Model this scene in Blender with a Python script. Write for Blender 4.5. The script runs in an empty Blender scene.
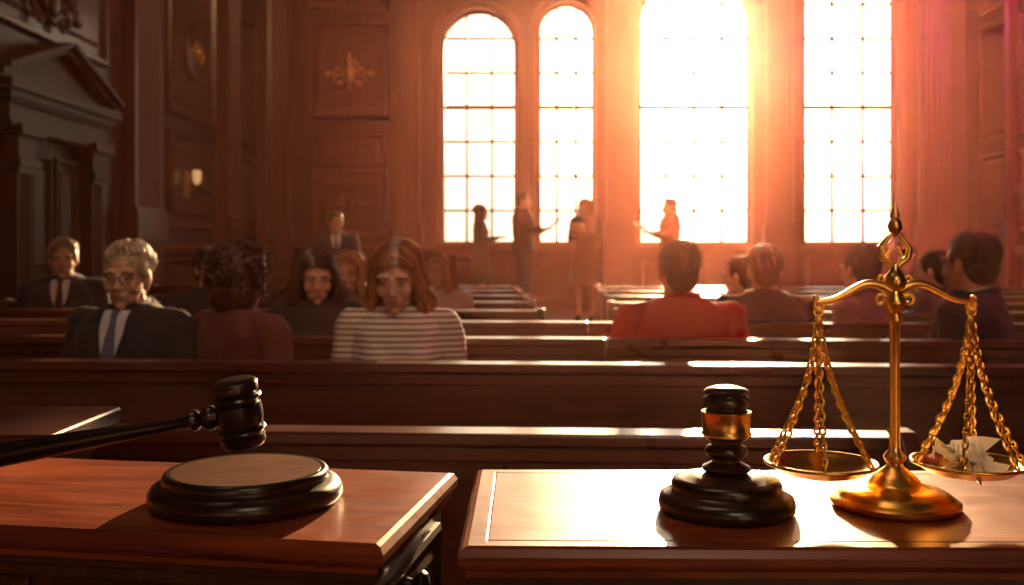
import bpy, math, random
from mathutils import Vector, Matrix, Euler, noise
from mathutils.bvhtree import BVHTree
random.seed(7)
pi=math.pi
C=bpy.context
I4=Matrix.Identity(4)
# ------------------------------------------------------------------ materials
def newmat(name):
    m=bpy.data.materials.new(name); m.use_nodes=True
    nt=m.node_tree; b=nt.nodes['Principled BSDF']
    return m,nt,b
def plain(name,col,rough=.6,metal=0,noise_amt=.12,nscale=30,coat=0,bump=0,sheen=0,sss=0):
    m,nt,b=newmat(name)
    tc=nt.nodes.new('ShaderNodeTexCoord'); n=nt.nodes.new('ShaderNodeTexNoise'); n.inputs['Scale'].default_value=nscale
    n.inputs['Detail'].default_value=4
    nt.links.new(tc.outputs['Object'],n.inputs['Vector'])
    r=nt.nodes.new('ShaderNodeValToRGB')
    a=[max(0,c*(1-noise_amt)) for c in col]; z=[min(1,c*(1+noise_amt)) for c in col]
    r.color_ramp.elements[0].color=(*a,1); r.color_ramp.elements[1].color=(*z,1)
    r.color_ramp.elements[0].position=.3; r.color_ramp.elements[1].position=.7
    nt.links.new(n.outputs['Fac'],r.inputs['Fac']); nt.links.new(r.outputs['Color'],b.inputs['Base Color'])
    b.inputs['Roughness'].default_value=rough; b.inputs['Metallic'].default_value=metal
    b.inputs['Coat Weight'].default_value=coat
    b.inputs['Coat Roughness'].default_value=.15
    if sheen: b.inputs['Sheen Weight'].default_value=sheen
    if sss:
        b.inputs['Subsurface Weight'].default_value=sss; b.inputs['Subsurface Radius'].default_value=(.02,.008,.004)
    if bump:
        bp=nt.nodes.new('ShaderNodeBump'); bp.inputs['Strength'].default_value=bump; bp.inputs['Distance'].default_value=.002
        nt.links.new(n.outputs['Fac'],bp.inputs['Height']); nt.links.new(bp.outputs['Normal'],b.inputs['Normal'])
    return m
def wood(name,c1,c2,rough=.35,scale=3,stretch=(1,14,14),coat=.3,bump=.15,rvar=.12,dist=1.2,spec=.5):
    m,nt,b=newmat(name)
    tc=nt.nodes.new('ShaderNodeTexCoord'); mp=nt.nodes.new('ShaderNodeMapping'); mp.inputs['Scale'].default_value=stretch
    nt.links.new(tc.outputs['Object'],mp.inputs['Vector'])
    n=nt.nodes.new('ShaderNodeTexNoise'); n.inputs['Scale'].default_value=scale; n.inputs['Detail'].default_value=7; n.inputs['Distortion'].default_value=dist
    nt.links.new(mp.outputs['Vector'],n.inputs['Vector'])
    r=nt.nodes.new('ShaderNodeValToRGB'); r.color_ramp.elements[0].color=(*c1,1); r.color_ramp.elements[1].color=(*c2,1)
    r.color_ramp.elements[0].position=.3; r.color_ramp.elements[1].position=.72
    nt.links.new(n.outputs['Fac'],r.inputs['Fac']); nt.links.new(r.outputs['Color'],b.inputs['Base Color'])
    if rvar>0:
        n2=nt.nodes.new('ShaderNodeTexNoise'); n2.inputs['Scale'].default_value=scale*4; n2.inputs['Detail'].default_value=6
        nt.links.new(tc.outputs['Object'],n2.inputs['Vector'])
        mr=nt.nodes.new('ShaderNodeMapRange'); mr.inputs['To Min'].default_value=max(.03,rough-rvar); mr.inputs['To Max'].default_value=rough+rvar
        nt.links.new(n2.outputs['Fac'],mr.inputs['Value']); nt.links.new(mr.outputs['Result'],b.inputs['Roughness'])
    else: b.inputs['Roughness'].default_value=rough
    b.inputs['Specular IOR Level'].default_value=spec
    b.inputs['Coat Weight'].default_value=coat; b.inputs['Coat Roughness'].default_value=.18
    if bump>0:
        bp=nt.nodes.new('ShaderNodeBump'); bp.inputs['Strength'].default_value=bump; bp.inputs['Distance'].default_value=.002
        nt.links.new(n.outputs['Fac'],bp.inputs['Height']); nt.links.new(bp.outputs['Normal'],b.inputs['Normal'])
    return m
M_wall=wood('mahogany_panelling',(.058,.021,.012),(.080,.030,.016),.42,1.2,(10,10,.7),.08,0,0,.2)
M_trim=wood('mahogany_trim',(.088,.032,.017),(.118,.044,.022),.32,1.2,(10,10,.7),.25,0,0,.2)
M_door=wood('dark_walnut',(.030,.012,.007),(.055,.022,.012),.5,1.2,(10,10,.7),0,0,0,.2,.25)
M_pew=wood('pew_wood',(.055,.014,.008),(.110,.029,.015),.30,2,(1,10,10),.35,.06,.08,.6)
M_desk=wood('desk_top_wood',(.11,.017,.004),(.34,.066,.013),.36,3.2,(1,9,9),.18,.25,.12)
M_deskb=wood('desk_body_wood',(.040,.012,.007),(.085,.026,.013),.33,3,(9,9,1),.3,.08)
M_floor=wood('floor_boards',(.05,.018,.01),(.11,.042,.02),.4,2,(8,1,8),.2)
M_ceil=wood('ceiling_wood',(.07,.03,.015),(.13,.055,.03),.5,2,(1,8,8),0)
M_black=plain('ebony_lacquer',(.010,.007,.006),.30,0,.2,60,coat=.35)
M_blockt=wood('block_top_wood',(.07,.026,.014),(.16,.062,.034),.36,10,(1,7,1),.2,.15,.05)
M_gold=plain('polished_brass',(.88,.56,.13),.28,1,.12,60,bump=.05)
M_gold2=plain('aged_gilt',(.55,.32,.12),.42,1,.2,25)
M_dark=plain('dark_iron_knob',(.02,.017,.015),.35,.6)
M_frame=plain('window_frame_paint',(.14,.06,.035),.45,0,.15,8)
M_paper=plain('paper',(.85,.8,.72),.7)
m,nt,b=newmat('clear_glass_shard'); b.inputs['Base Color'].default_value=(.94,.94,.95,1); b.inputs['Roughness'].default_value=.12
b.inputs['Transmission Weight'].default_value=.3
n=nt.nodes.new('ShaderNodeTexNoise'); n.inputs['Scale'].default_value=90
bp=nt.nodes.new('ShaderNodeBump'); bp.inputs['Strength'].default_value=.3; nt.links.new(n.outputs['Fac'],bp.inputs['Height']); nt.links.new(bp.outputs['Normal'],b.inputs['Normal'])
M_shard=m
m,nt,b=newmat('sconce_glow'); b.inputs['Base Color'].default_value=(.9,.6,.3,1); b.inputs['Emission Color'].default_value=(1,.6,.25,1); b.inputs['Emission Strength'].default_value=.4
M_sconce=m
def striped():
    m,nt,b=newmat('striped_knit')
    tc=nt.nodes.new('ShaderNodeTexCoord'); s=nt.nodes.new('ShaderNodeSeparateXYZ'); nt.links.new(tc.outputs['Object'],s.inputs[0])
    mu=nt.nodes.new('ShaderNodeMath'); mu.operation='MULTIPLY'; mu.inputs[1].default_value=46; nt.links.new(s.outputs['Z'],mu.inputs[0])
    fr=nt.nodes.new('ShaderNodeMath'); fr.operation='FRACT'; nt.links.new(mu.outputs[0],fr.inputs[0])
    r=nt.nodes.new('ShaderNodeValToRGB'); e=r.color_ramp.elements
    e[0].color=(.15,.11,.11,1); e[0].position=.30; e[1].color=(.70,.62,.56,1); e[1].position=.42
    nt.links.new(fr.outputs[0],r.inputs['Fac']); nt.links.new(r.outputs['Color'],b.inputs['Base Color']); b.inputs['Roughness'].default_value=.85
    return m
M_stripe=striped()
_mc={}
def cm(kind,col):
    k=(kind,tuple(col))
    if k in _mc: return _mc[k]
    if kind=='skin': m=plain('skin',col,.5,0,.06,40,sss=.12)
    elif kind=='hair': 
        m=plain('hair',col,.36,0,.25,70,bump=.3)
    elif kind=='lip': m=plain('lip',col,.4)
    else: m=plain('cloth_'+kind,col,.85,0,.12,120,bump=.3,sheen=.1)
    _mc[k]=m; return m
# ------------------------------------------------------------------ geometry
class G:
    def __init__(s): s.v=[];s.f=[];s.m=[];s.mats=[]
    def mi(s,mat):
        if mat is None: return 0
        if mat not in s.mats: s.mats.append(mat)
        return s.mats.index(mat)
    def add(s,vs,fs,mat=None,M=I4):
        o=len(s.v); k=s.mi(mat)
        s.v+= [tuple(M@Vector(v)) for v in vs]
        s.f+= [tuple(i+o for i in f) for f in fs]; s.m+=[k]*len(fs)
    def ell(s,c,r,mat=None,M=I4,rot=None,seg=16,rings=10):
        if not hasattr(r,'__len__'): r=(r,r,r)
        L=Matrix.Translation(c)@(rot.to_matrix().to_4x4() if rot else I4)@Matrix.Diagonal((*r,1))
        vs=[(0,0,1)];fs=[]
        for i in range(1,rings):
            t=pi*i/rings
            for j in range(seg):
                a=2*pi*j/seg; vs.append((math.sin(t)*math.cos(a),math.sin(t)*math.sin(a),math.cos(t)))
        vs.append((0,0,-1)); n=len(vs)-1
        for j in range(seg): fs.append((0,1+j,1+(j+1)%seg))
        for i in range(rings-2):
            for j in range(seg):
                a=1+i*seg+j;b=1+i*seg+(j+1)%seg; fs.append((a,a+seg,b+seg,b))
        o=1+(rings-2)*seg
        for j in range(seg): fs.append((n,o+(j+1)%seg,o+j))
        s.add(vs,fs,mat,M@L)
    def tube(s,pts,rad,mat=None,M=I4,seg=12,ends=False,closed=False):
        pts=[Vector(p) for p in pts]; n=len(pts)
        if not hasattr(rad,'__len__'): rad=[rad]*n
        vs=[];fs=[]; up=None
        for i in range(n):
            if closed: d=(pts[(i+1)%n]-pts[i-1])
            elif i==0: d=pts[1]-pts[0]
            elif i==n-1: d=pts[-1]-pts[-2]
            else: d=(pts[i+1]-pts[i]).normalized()+(pts[i]-pts[i-1]).normalized()
            d.normalize()
            if up is None: up=Vector((0,0,1)) if abs(d.z)<.9 else Vector((0,1,0))
            x=up.cross(d).normalized(); y=d.cross(x).normalized(); up=y
            for j in range(seg):
                a=2*pi*j/seg; vs.append(pts[i]+x*math.cos(a)*rad[i]+y*math.sin(a)*rad[i])
        m=n if closed else n-1
        for i in range(m):
            for j in range(seg):
                a=i*seg+j;b=i*seg+(j+1)%seg;c=((i+1)%n)*seg+(j+1)%seg;d=((i+1)%n)*seg+j
                fs.append((a,b,c,d))
        if not closed:
            fs.append(tuple(reversed(range(seg)))); fs.append(tuple(range((n-1)*seg,n*seg)))
        s.add(vs,fs,mat,M)
        if ends:
            for p,r in zip(pts,rad): s.ell(p,r,mat,M)
    def loft(s,rings,mat=None,M=I4,seg=28):
        vs=[];fs=[]
        for (cx,cy,cz,rx,ry) in rings:
            for j in range(seg):
                a=2*pi*j/seg; ca=math.cos(a); sa=math.sin(a)
                e=.85
                vs.append((cx+rx*math.copysign(abs(ca)**e,ca),cy+ry*math.copysign(abs(sa)**e,sa),cz))
        for i in range(len(rings)-1):
            for j in range(seg):
                a=i*seg+j;b=i*seg+(j+1)%seg; fs.append((a,b,b+seg,a+seg))
        fs.append(tuple(reversed(range(seg)))); fs.append(tuple(range((len(rings)-1)*seg,len(rings)*seg)))
        s.add(vs,fs,mat,M)
    def lathe(s,prof,mat=None,M=I4,seg=48):
        vs=[];fs=[];n=len(prof)
        for (r,z) in prof:
            for j in range(seg):
                a=2*pi*j/seg; vs.append((r*math.cos(a),r*math.sin(a),z))
        for i in range(n-1):
            for j in range(seg):
                a=i*seg+j;b=i*seg+(j+1)%seg; fs.append((a,b,b+seg,a+seg))
        fs.append(tuple(reversed(range(seg)))); fs.append(tuple(range((n-1)*seg,n*seg)))
        s.add(vs,fs,mat,M)
    def box(s,lo,hi,mat=None,M=I4):
        x0,y0,z0=lo;x1,y1,z1=hi
        s.add([(x0,y0,z0),(x1,y0,z0),(x1,y1,z0),(x0,y1,z0),(x0,y0,z1),(x1,y0,z1),(x1,y1,z1),(x0,y1,z1)],
              [(0,3,2,1),(4,5,6,7),(0,1,5,4),(1,2,6,5),(2,3,7,6),(3,0,4,7)],mat,M)
    def prism(s,poly,z0,z1,mat=None,M=I4):
        n=len(poly)
        vs=[(p[0],p[1],z0) for p in poly]+[(p[0],p[1],z1) for p in poly]
        fs=[tuple(reversed(range(n))),tuple(range(n,2*n))]+[(i,(i+1)%n,(i+1)%n+n,i+n) for i in range(n)]
        s.add(vs,fs,mat,M)
    def torus(s,R,r,mat=None,M=I4,seg=24,ms=8,sx=1,sy=1):
        s.tube([(R*sx*math.cos(2*pi*i/seg),R*sy*math.sin(2*pi*i/seg),0) for i in range(seg)],r,mat,M,ms,closed=True)
    def rings(s,w,h,prof,mat,M):
        vs=[];fs=[]
        for (o,z) in prof: vs+=[(o,o,z),(w-o,o,z),(w-o,h-o,z),(o,h-o,z)]
        for i in range(len(prof)-1):
            for j in range(4):
                a=i*4+j;b=i*4+(j+1)%4; fs.append((a,b,b+4,a+4))
        k=(len(prof)-1)*4; fs.append((k,k+1,k+2,k+3))
        s.add(vs,fs,mat,M)
    def obj(s,name,loc=(0,0,0),rz=0,smooth=True,ang=35,bevel=0,parent=None):
        me=bpy.data.meshes.new(name); me.from_pydata(s.v,[],s.f)
        for mt in s.mats: me.materials.append(mt)
        me.polygons.foreach_set('material_index',s.m)
        me.polygons.foreach_set('use_smooth',[smooth]*len(s.f))
        me.update()
        if smooth:
            try: me.set_sharp_from_angle(angle=math.radians(ang))
            except Exception: pass
        o=bpy.data.objects.new(name,me); C.scene.collection.objects.link(o)
        o.location=loc; o.rotation_euler=(0,0,rz)
        if bevel:
            bm=o.modifiers.new('bevel','BEVEL'); bm.width=bevel; bm.segments=2; bm.limit_method='ANGLE'; bm.angle_limit=math.radians(40)
        if parent: o.parent=parent
        return o
def remesh(g,vox,sm=4,wr=0,fr=9,seed=0):
    me=bpy.data.meshes.new('tmp'); me.from_pydata(g.v,[],g.f); me.update()
    ob=bpy.data.objects.new('tmp',me); C.scene.collection.objects.link(ob)
    r=ob.modifiers.new('r','REMESH'); r.mode='VOXEL'; r.voxel_size=vox; r.use_smooth_shade=True
    if sm:
        q=ob.modifiers.new('s','SMOOTH'); q.factor=.5; q.iterations=sm
    dg=C.evaluated_depsgraph_get(); m2=bpy.data.meshes.new_from_object(ob.evaluated_get(dg))
    vs=[]
    for v in m2.vertices:
        co=v.co.copy()
        if wr:
            p=co*fr+Vector((seed,seed*.7,0)); k=noise.noise(p)+.5*noise.noise(p*2.1)
            co+=v.normal*k*wr
        vs.append(co)
    fs=[tuple(p.vertices) for p in m2.polygons]
    bpy.data.objects.remove(ob); bpy.data.meshes.remove(me); bpy.data.meshes.remove(m2)
    return vs,fs
# ------------------------------------------------------------------ people
def head(skin,ex,H,p):
    f=.94 if p['sex']=='f' else 1
    for c,r in [((0,.012,.03),(.073,.094,.087)),((0,-.025,-.02),(.062*f,.068,.088)),((0,-.038,-.072),(.051*f,.046,.036)),
                ((0,-.074,-.099),(.020,.018,.016)),((.030,-.076,.025),(.029,.016,.010)),((-.030,-.076,.025),(.029,.016,.010)),
                ((.037,-.062,-.028),(.026,.022,.028)),((-.037,-.062,-.028),(.026,.022,.028)),
                ((.0105,-.097,-.035),(.008,.009,.007)),((-.0105,-.097,-.035),(.008,.009,.007)),((0,-.080,-.064),(.032,.014,.024)),
                ((.076,.006,-.004),(.009,.018,.031)),((-.076,.006,-.004),(.009,.018,.031))]:
        skin.ell(c,r,None,H)
    skin.tube([(0,-.086,.014),(0,-.095,-.012),(0,-.106,-.031)],[.0085,.0085,.0108],None,H,ends=True)
    sk=p['skinm']; dark=cm('hair',(.02,.014,.01)); white=cm('eye',(.45,.39,.34)); lip=cm('lip',tuple(a*b for a,b in zip(p['skincol'],(.80,.50,.50))))
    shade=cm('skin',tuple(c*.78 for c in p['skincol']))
    for sx in (-1,1):
        ex.ell((sx*.030,-.0752,.001),(.0116,.0116,.0116),white,H,seg=12,rings=8)
        ex.ell((sx*.030,-.0852,0),(.0052,.0026,.0052),dark,H,seg=10,rings=6)
        ex.ell((sx*.030,-.0760,.0066),(.0155,.0120,.0084),shade,H,seg=12,rings=8)
        ex.ell((sx*.030,-.0750,-.0080),(.0150,.0118,.0070),sk,H,seg=12,rings=8)
        ex.tube([(sx*.018,-.0862,.0006),(sx*.030,-.0886,.0018),(sx*.044,-.0812,.0002)],[.0007,.0011,.0007],dark,H,6)
        ex.tube([(sx*.015,-.0915,.023),(sx*.032,-.0915,.0275),(sx*.051,-.079,.022)],[.0022,.0027,.0012],cm('hair',tuple(min(.16,c*.6) for c in p['haircol'])),H,6)
    ex.ell((0,-.0935,-.062),(.020,.0055,.0036),lip,H,seg=12,rings=6)
    ex.ell((0,-.0925,-.0700),(.017,.0065,.0046),lip,H,seg=12,rings=6)
    ex.ell((0,-.0970,-.066),(.018,.002,.0008),cm('lip',(.12,.04,.03)),H,seg=10,rings=6)
    hg=G(); st=p['hair']
    rnd=random.Random(p['seed'])
    hc=p['haircol']; h2=cm('hair',tuple(min(1,c*1.8+.01) for c in hc)); h3=cm('hair',tuple(c*.55 for c in hc)); hm=p['hairm']
    far=p['vox']>.012
    EC=Vector((0,.026,.038))
    def onell(t,ph,R,c=EC):
        return Vector((c[0]+R[0]*math.sin(t)*math.sin(ph),c[1]-R[1]*math.sin(t)*math.cos(ph),c[2]+R[2]*math.cos(t)))
    if st in('short','side'):
        e=.002 if st=='short' else .005
        hg.ell((0,.024,.040),(.079+e,.096+e,.084+e),None,H); hg.ell((0,.055,-.01),(.069,.058,.073),None,H)
        for sx in(-1,1): hg.ell((sx*.070,-.008,.030),(.010,.030,.040),None,H)
        N=200 if not far else 60
        for i in range(N):
            ph=rnd.uniform(-pi,pi); a=abs(ph)
            tmax=(1.10 if a<.7 else 1.10+ (a-.7)*.72) 
            tmax=min(tmax,2.05)
            t0=rnd.uniform(.0,tmax*.6); t1=min(tmax,t0+rnd.uniform(.5,.8)); lift=rnd.uniform(.0,.005) if st=='short' else rnd.uniform(.002,.010)
            sw=rnd.uniform(.05,.45) if st=='side' else rnd.uniform(-.15,.15)
            pts=[]
            for k in range(5):
                u=k/4; t=t0+(t1-t0)*u; q=ph+sw*u
                l=lift*math.sin(u*pi)
                pts.append(onell(t,q,(.080+e+l,.097+e+l,.086+e+l),(0,.024,.040)))
            ex.tube(pts,[.0015,.0036,.0038,.003,.001],rnd.choice([hm,hm,h2,h3]),H,6)
    elif st=='long':
        w=p.get('hw',1)
        hg.ell((0,.030,.038),(.079,.092,.084),None,H); hg.ell((0,.050,-.05),(.078*w,.045,.11),None,H)
        N=420 if not far else 110
        part=p.get('part',.012); rk=1 if not far else 1.7
        for i in range(N):
            sx=rnd.choice((-1,1)); ph0=rnd.uniform(.05,pi) if rnd.random()<.65 else rnd.uniform(.05,.9)
            ph1=max(ph0,rnd.uniform(.76,.98)); R=Vector((.082+rnd.uniform(0,.012),.098+rnd.uniform(0,.008),.087+rnd.uniform(0,.009)))
            ts=1.26*math.cos(min(ph0*1.15,pi/2)) if ph0<pi/2 else -.35*min(1,(ph0-pi/2))
            ts+=rnd.uniform(-.08,.02)
            s0=Vector((part/.09,-math.sin(ts),math.cos(ts))).normalized()
            te=1.42; e0=Vector((math.sin(te)*math.sin(sx*ph1),-math.sin(te)*math.cos(ph1),math.cos(te)))
            pts=[]
            for u in(0,.28,.56,.8,1.0):
                d=(s0*(1-u)+e0*u).normalized(); bl=.008*math.sin(u*pi)
                pts.append(EC+Vector((d.x*(R.x+bl),d.y*(R.y+bl),d.z*(R.z+bl))))
            a=ph1; wob=rnd.uniform(-.012,.012); L=rnd.uniform(.105,.175)
            fx=math.sin(a); fy=-math.cos(a); phs=rnd.uniform(-.9,.9); wa=rnd.uniform(.006,.014)
            for u in(.2,.4,.6,.8,1.0):
                rr=(.086+.014*math.sin(u*2.6))*w
                wv=wa*math.sin(u*8+phs+a*1.5)
                pts.append(Vector((sx*(fx*rr+wv+.012*w*u),.022+fy*.078+wob*u+wv*.5,-.01-L*u)))
            ex.tube(pts,[x_*rk for x_ in(.0025,.0038,.0042,.0044,.0044,.0044,.0044,.0042,.0034,.001)],rnd.choice([hm,hm,h2,h3]),H,5)
    elif st=='curly':
        hg.ell((0,.03,.035),(.100,.115,.098),None,H); hg.ell((0,.055,-.05),(.095,.072,.09),None,H)
        for i in range(320):
            a=rnd.uniform(0,2*pi); t=rnd.uniform(0,2.4)
            y=math.sin(t)*math.sin(a)
            if y<-.35 and t>1.0: continue
            c=Vector((.110*math.sin(t)*math.cos(a),.03+.118*y,.02+.110*math.cos(t)))
            ax=Vector((rnd.uniform(-1,1),rnd.uniform(-1,1),rnd.uniform(-1,1))).normalized()
            Rm=Matrix.Translation(c)@ax.to_track_quat('Z','Y').to_matrix().to_4x4()
            r=rnd.uniform(.010,.017)
            ex.tube([(r*math.cos(k*.75),r*math.sin(k*.75),(k-4)*.0035) for k in range(9)],[.002,.004,.0045,.0045,.0045,.0045,.0045,.004,.001],rnd.choice([hm,hm,h2,h3]),H@Rm,5)
    vs,fs=remesh(hg,p['vox']*.5,2)
    Hi=H.inverted(); out=[]
    for v in vs:
        l=Hi@v; a=math.atan2(l.x,l.y-.02)
        k=.0015*math.sin(a*34+l.z*25+3*noise.noise(l*14)) + .003*noise.noise(l*28+Vector((p['seed'],0,0)))
        d=Vector((l.x,l.y-.02,l.z*.5)).normalized(); out.append(H@(l+d*k))
    ex.add(out,fs,h3 if st=='long' else p['hairm'])
    if p.get('glasses'):
        for sx in(-1,1):
            ex.torus(.021,.0015,dark,H@Matrix.Translation((sx*.031,-.099,0))@Matrix.Rotation(pi/2,4,'X'),20,6,1.05,.8)
            ex.tube([(sx*.052,-.098,.004),(sx*.074,-.05,.004),(sx*.079,.005,.004)],.0014,dark,H,6)
        ex.tube([(-.011,-.1,.004),(0,-.103,.006),(.011,-.1,.004)],.0015,dark,H,6)
def hand(ex,w,d,side,mat,curl=.5):
    d=Vector(d).normalized(); up=Vector((0,0,1))
    x=d.cross(up); 
    if x.length<.2: x=Vector((0,1,0)).cross(d) 
    x.normalize(); n=x.cross(d).normalized()
    Mx=Matrix((( x.x,d.x,n.x,w[0]),(x.y,d.y,n.y,w[1]),(x.z,d.z,n.z,w[2]),(0,0,0,1)))
    ex.tube([(0,-.03,0),(0,.01,0)],[.026,.024],mat,Mx,ends=True)
    ex.ell((0,.048,0),(.041,.052,.0155),mat,Mx)
    for i,L in enumerate([.074,.082,.077,.06]):
        fx=(-.029+.0195*i)*(-side); y0=.085-.004*abs(i-1.3)
        p=[Vector((fx,y0-.02,0))]; a=0
        for k,sg in enumerate([.45,.32,.25]):
            a+=curl*.7*(.6 if k==0 else 1)
            p.append(p[-1]+Vector((0.0,math.cos(a),-math.sin(a)))*L*sg*(1.25 if k==0 else 1))
        ex.tube(p,[.0095,.009,.0082,.0068],mat,Mx,8,ends=True)
    s=-side
    ex.tube([(-s*.025,.015,-.004),(-s*.048,.042,-.012),(-s*.053,.066,-.02),(-s*.046,.085,-.026)],[.014,.0115,.0100,.008],mat,Mx,8,ends=True)
def patch(ex,bvh,rows,off,mat,n=6,sub=6):
    vs=[];fs=[]; rr=[]
    for a,b in zip(rows[:-1],rows[1:]):
        for k in range(sub): t=k/sub; rr.append([a[i]*(1-t)+b[i]*t for i in range(3)])
    rr.append(rows[-1])
    last=-.1
    for z,xl,xr in rr:
        for j in range(n+1):
            x=xl+(xr-xl)*j/n
            h=bvh.ray_cast(Vector((x,-1,z)),Vector((0,1,0)))
            y=h[0].y if h[0] is not None else last
            last=y; vs.append((x,y-off,z))
    for i in range(len(rr)-1):
        for j in range(n):
            a=i*(n+1)+j; fs.append((a,a+1,a+n+2,a+n+1))
    ex.add(vs,fs,mat)
def person(name,x,y,z=0,yaw=0,sex='m',sit=True,s=1,top=(.02,.022,.03),bottom=None,hair='short',haircol=(.03,.018,.012),
           skin=(.58,.33,.22),turn=0,tilt=0,outfit='suit',shirt=(.7,.68,.65),tie=(.05,.06,.12),arms='lap',vox=.011,w=1,glasses=False,
           topmat=None,seed=1,hw=1,lean=0,paper=False,part=.012):
    s=s*1.018
    p=dict(sex=sex,hair=hair,haircol=haircol,hairm=cm('hair',haircol),skinm=cm('skin',skin),skincol=skin,vox=vox,glasses=glasses,seed=seed,hw=hw,part=part)
    ex=G(); dz=0 if sit else .42
    bw=(1.08 if sex=='m' else .94)*w
    SH=.178*bw
    T=Matrix.Translation((0,0,.5+dz))@Matrix.Rotation(lean,4,'X')@Matrix.Translation((0,0,-.5-dz))
    sk=G()
    Hd=T@Matrix.Translation((0,.005,1.07+dz))@Matrix.Rotation(turn,4,'Z')@Matrix.Rotation(tilt,4,'X')@Matrix.Translation((0,-.015,.102))
    head(sk,ex,Hd,p)
    nk=.056 if sex=='m' else .045
    sk.tube([T@Vector((0,.02,1.0+dz)),T@Vector((0,.018,1.06+dz)),Hd@Vector((0,.012,-.06))],[nk*1.15,nk,nk*.98],ends=True)
    sk.ell(T@Vector((0,0,.985+dz)),(.12*bw,.075,.06))
    J={}
    for sx in(-1,1):
        sh=T@Vector((sx*SH,.005,.99+dz))
        if arms=='lap': el=T@Vector((sx*(SH+.055),.01,.735+dz)); wr=Vector((sx*.10,-.27,.655))
        elif arms=='hold': el=T@Vector((sx*(SH+.045),-.03,.74+dz)); wr=Vector((sx*.085,-.29,.80+dz))
        else: el=T@Vector((sx*(SH+.06),.03,.72+dz)); wr=Vector((sx*(SH+.05),-.03,.48+dz))
        J[sx]=(sh,el,wr)
        sk.tube([el,wr],[.034,.024],ends=True)
    Lg={}
    for sx in(-1,1):
        if sit: Lg[sx]=(Vector((sx*.09,-.02,.535)),Vector((sx*.11,-.43,.525)),Vector((sx*.11,-.41,.09)))
        else: Lg[sx]=(Vector((sx*.09,0,.9)),Vector((sx*.10,-.01,.49)),Vector((sx*.10,.02,.08)))
    bare=(outfit=='dress')
    if bare:
        for sx in(-1,1):
            a,b_,c=Lg[sx]; sk.tube([a,b_,b_*.6+c*.4+Vector((0,.015,0)),c],[.07,.05,.048,.032],ends=True)
        sk.ell((0,0,.52+dz),(.13,.09,.06))
    vs,fs=remesh(sk,vox*.40,2); ex.add(vs,fs,p['skinm'])
    tm=topmat or cm('top',top); bm_=cm('bottom',bottom or top)
    tg=G(); inf=.016 if outfit=='suit' else .008
    tr=.014 if sex=='m' else 0
    R=[(.46,.165,.125,0),(.55,.172,.128,0),(.66,.146,.108,0),(.78,.155,.112,0),(.89,.172,.122,0),(.97,.172,.108,.004),(1.025+tr*.5,.128,.088,.01),(1.062+tr,.070,.062,.018)]
    fr=[(T@Vector((0,cy,z_+dz))) for z_,_,_,cy in R]
    tg.loft([(q.x,q.y,q.z,rx*bw+inf,ry*(1.05 if sex=='m' else .95)+inf) for q,(z_,rx,ry,cy) in zip(fr,R)])
    if sex=='f':
        for sx in(-1,1): tg.ell(T@Vector((sx*.07,-.085,.87+dz)),(.06,.052,.06))
    for sx in(-1,1):
        sh,el,wr=J[sx]
        tg.ell(sh,(.058+inf*.6,.062,.056)); tg.tube([T@Vector((0,.01,1.01+dz)),sh],[.062,.054+inf*.5],ends=True)
        e2=wr.lerp(el,.08)
        tg.tube([sh,sh.lerp(el,.45),el],[.056+inf*.6,.052+inf*.6,.046+inf*.5],ends=True)
        tg.tube([el,el.lerp(e2,.4),e2],[.046+inf*.5,.044+inf*.4,.034+inf*.4]); 
    if outfit=='dress':
        if sit: tg.loft([(0,-.02,.45,.19,.14),(0,-.02,.60,.175,.13)])
        else: tg.loft([(0,0,.52,.23,.19),(0,0,.75,.205,.16),(0,0,.95,.18,.135),(0,0,1.08,.148,.11)])
    vs,fs=remesh(tg,vox*.8,3,.010 if outfit=='suit' else .008,9,seed); ex.add(vs,fs,tm)
    bvh=BVHTree.FromPolygons([Vector(v) for v in vs],fs)
    def zr(rows): return [(r[0]+dz,r[1],r[2]) for r in rows]
    if outfit=='suit':
        shm=cm('shirt',shirt)
        patch(ex,bvh,zr([(.79,-.003,.003),(.92,-.036,.036),(1.0,-.056,.056),(1.05,-.05,.05)]),.004,shm)
        patch(ex,bvh,zr([(.80,-.010,.010),(.89,-.026,.026),(1.02,-.012,.012),(1.05,-.017,.017)]),.009,cm('tie',tie))
        for sx in(-1,1):
            rows=zr([(.79,0,.014),(.88,.024,.075),(.96,.046,.108),(.985,.05,.088),(1.05,.054,.08)])
            patch(ex,bvh,[(a,sx*b_,sx*c) for a,b_,c in rows],.011,tm)
        cc=T@Vector((0,.016,1.07+dz))
        ex.torus(nk+.006,.011,shm,Matrix.Translation(cc)@Matrix.Rotation(.22,4,'X'),24,8)
        ex.torus(nk+.018,.013,tm,Matrix.Translation(cc+Vector((0,.008,-.010)))@Matrix.Rotation(.32,4,'X'),24,8)
        for sx in(-1,1):
            sh,el,wr=J[sx]; ex.tube([wr.lerp(el,.13),wr.lerp(el,.03)],[.034,.032],shm)
    else:
        cc=T@Vector((0,.012,1.045+tr+dz))
        ex.torus(nk+.02,.010,tm,Matrix.Translation(cc)@Matrix.Rotation(.3,4,'X'),24,8)
    for sx in(-1,1):
        sh,el,wr=J[sx]; hand(ex,wr,(wr-el),sx,p['skinm'],.5 if arms!='hold' else .8)
    if not bare:
        bg=G()
        bg.loft([(0,0,.455+dz,.15*bw,.115),(0,0,.52+dz,.168*bw,.125),(0,0,.64+dz,.15*bw,.112)])
        for sx in(-1,1):
            a,b_,c=Lg[sx]
            bg.tube([a,a.lerp(b_,.5),b_],[.084,.076,.064],ends=True); bg.tube([b_,b_.lerp(c,.5),c],[.062,.056,.05],ends=False); bg.ell(b_,.063)
        vs,fs=remesh(bg,vox,3,.005,8,seed+3); ex.add(vs,fs,bm_)
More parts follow.
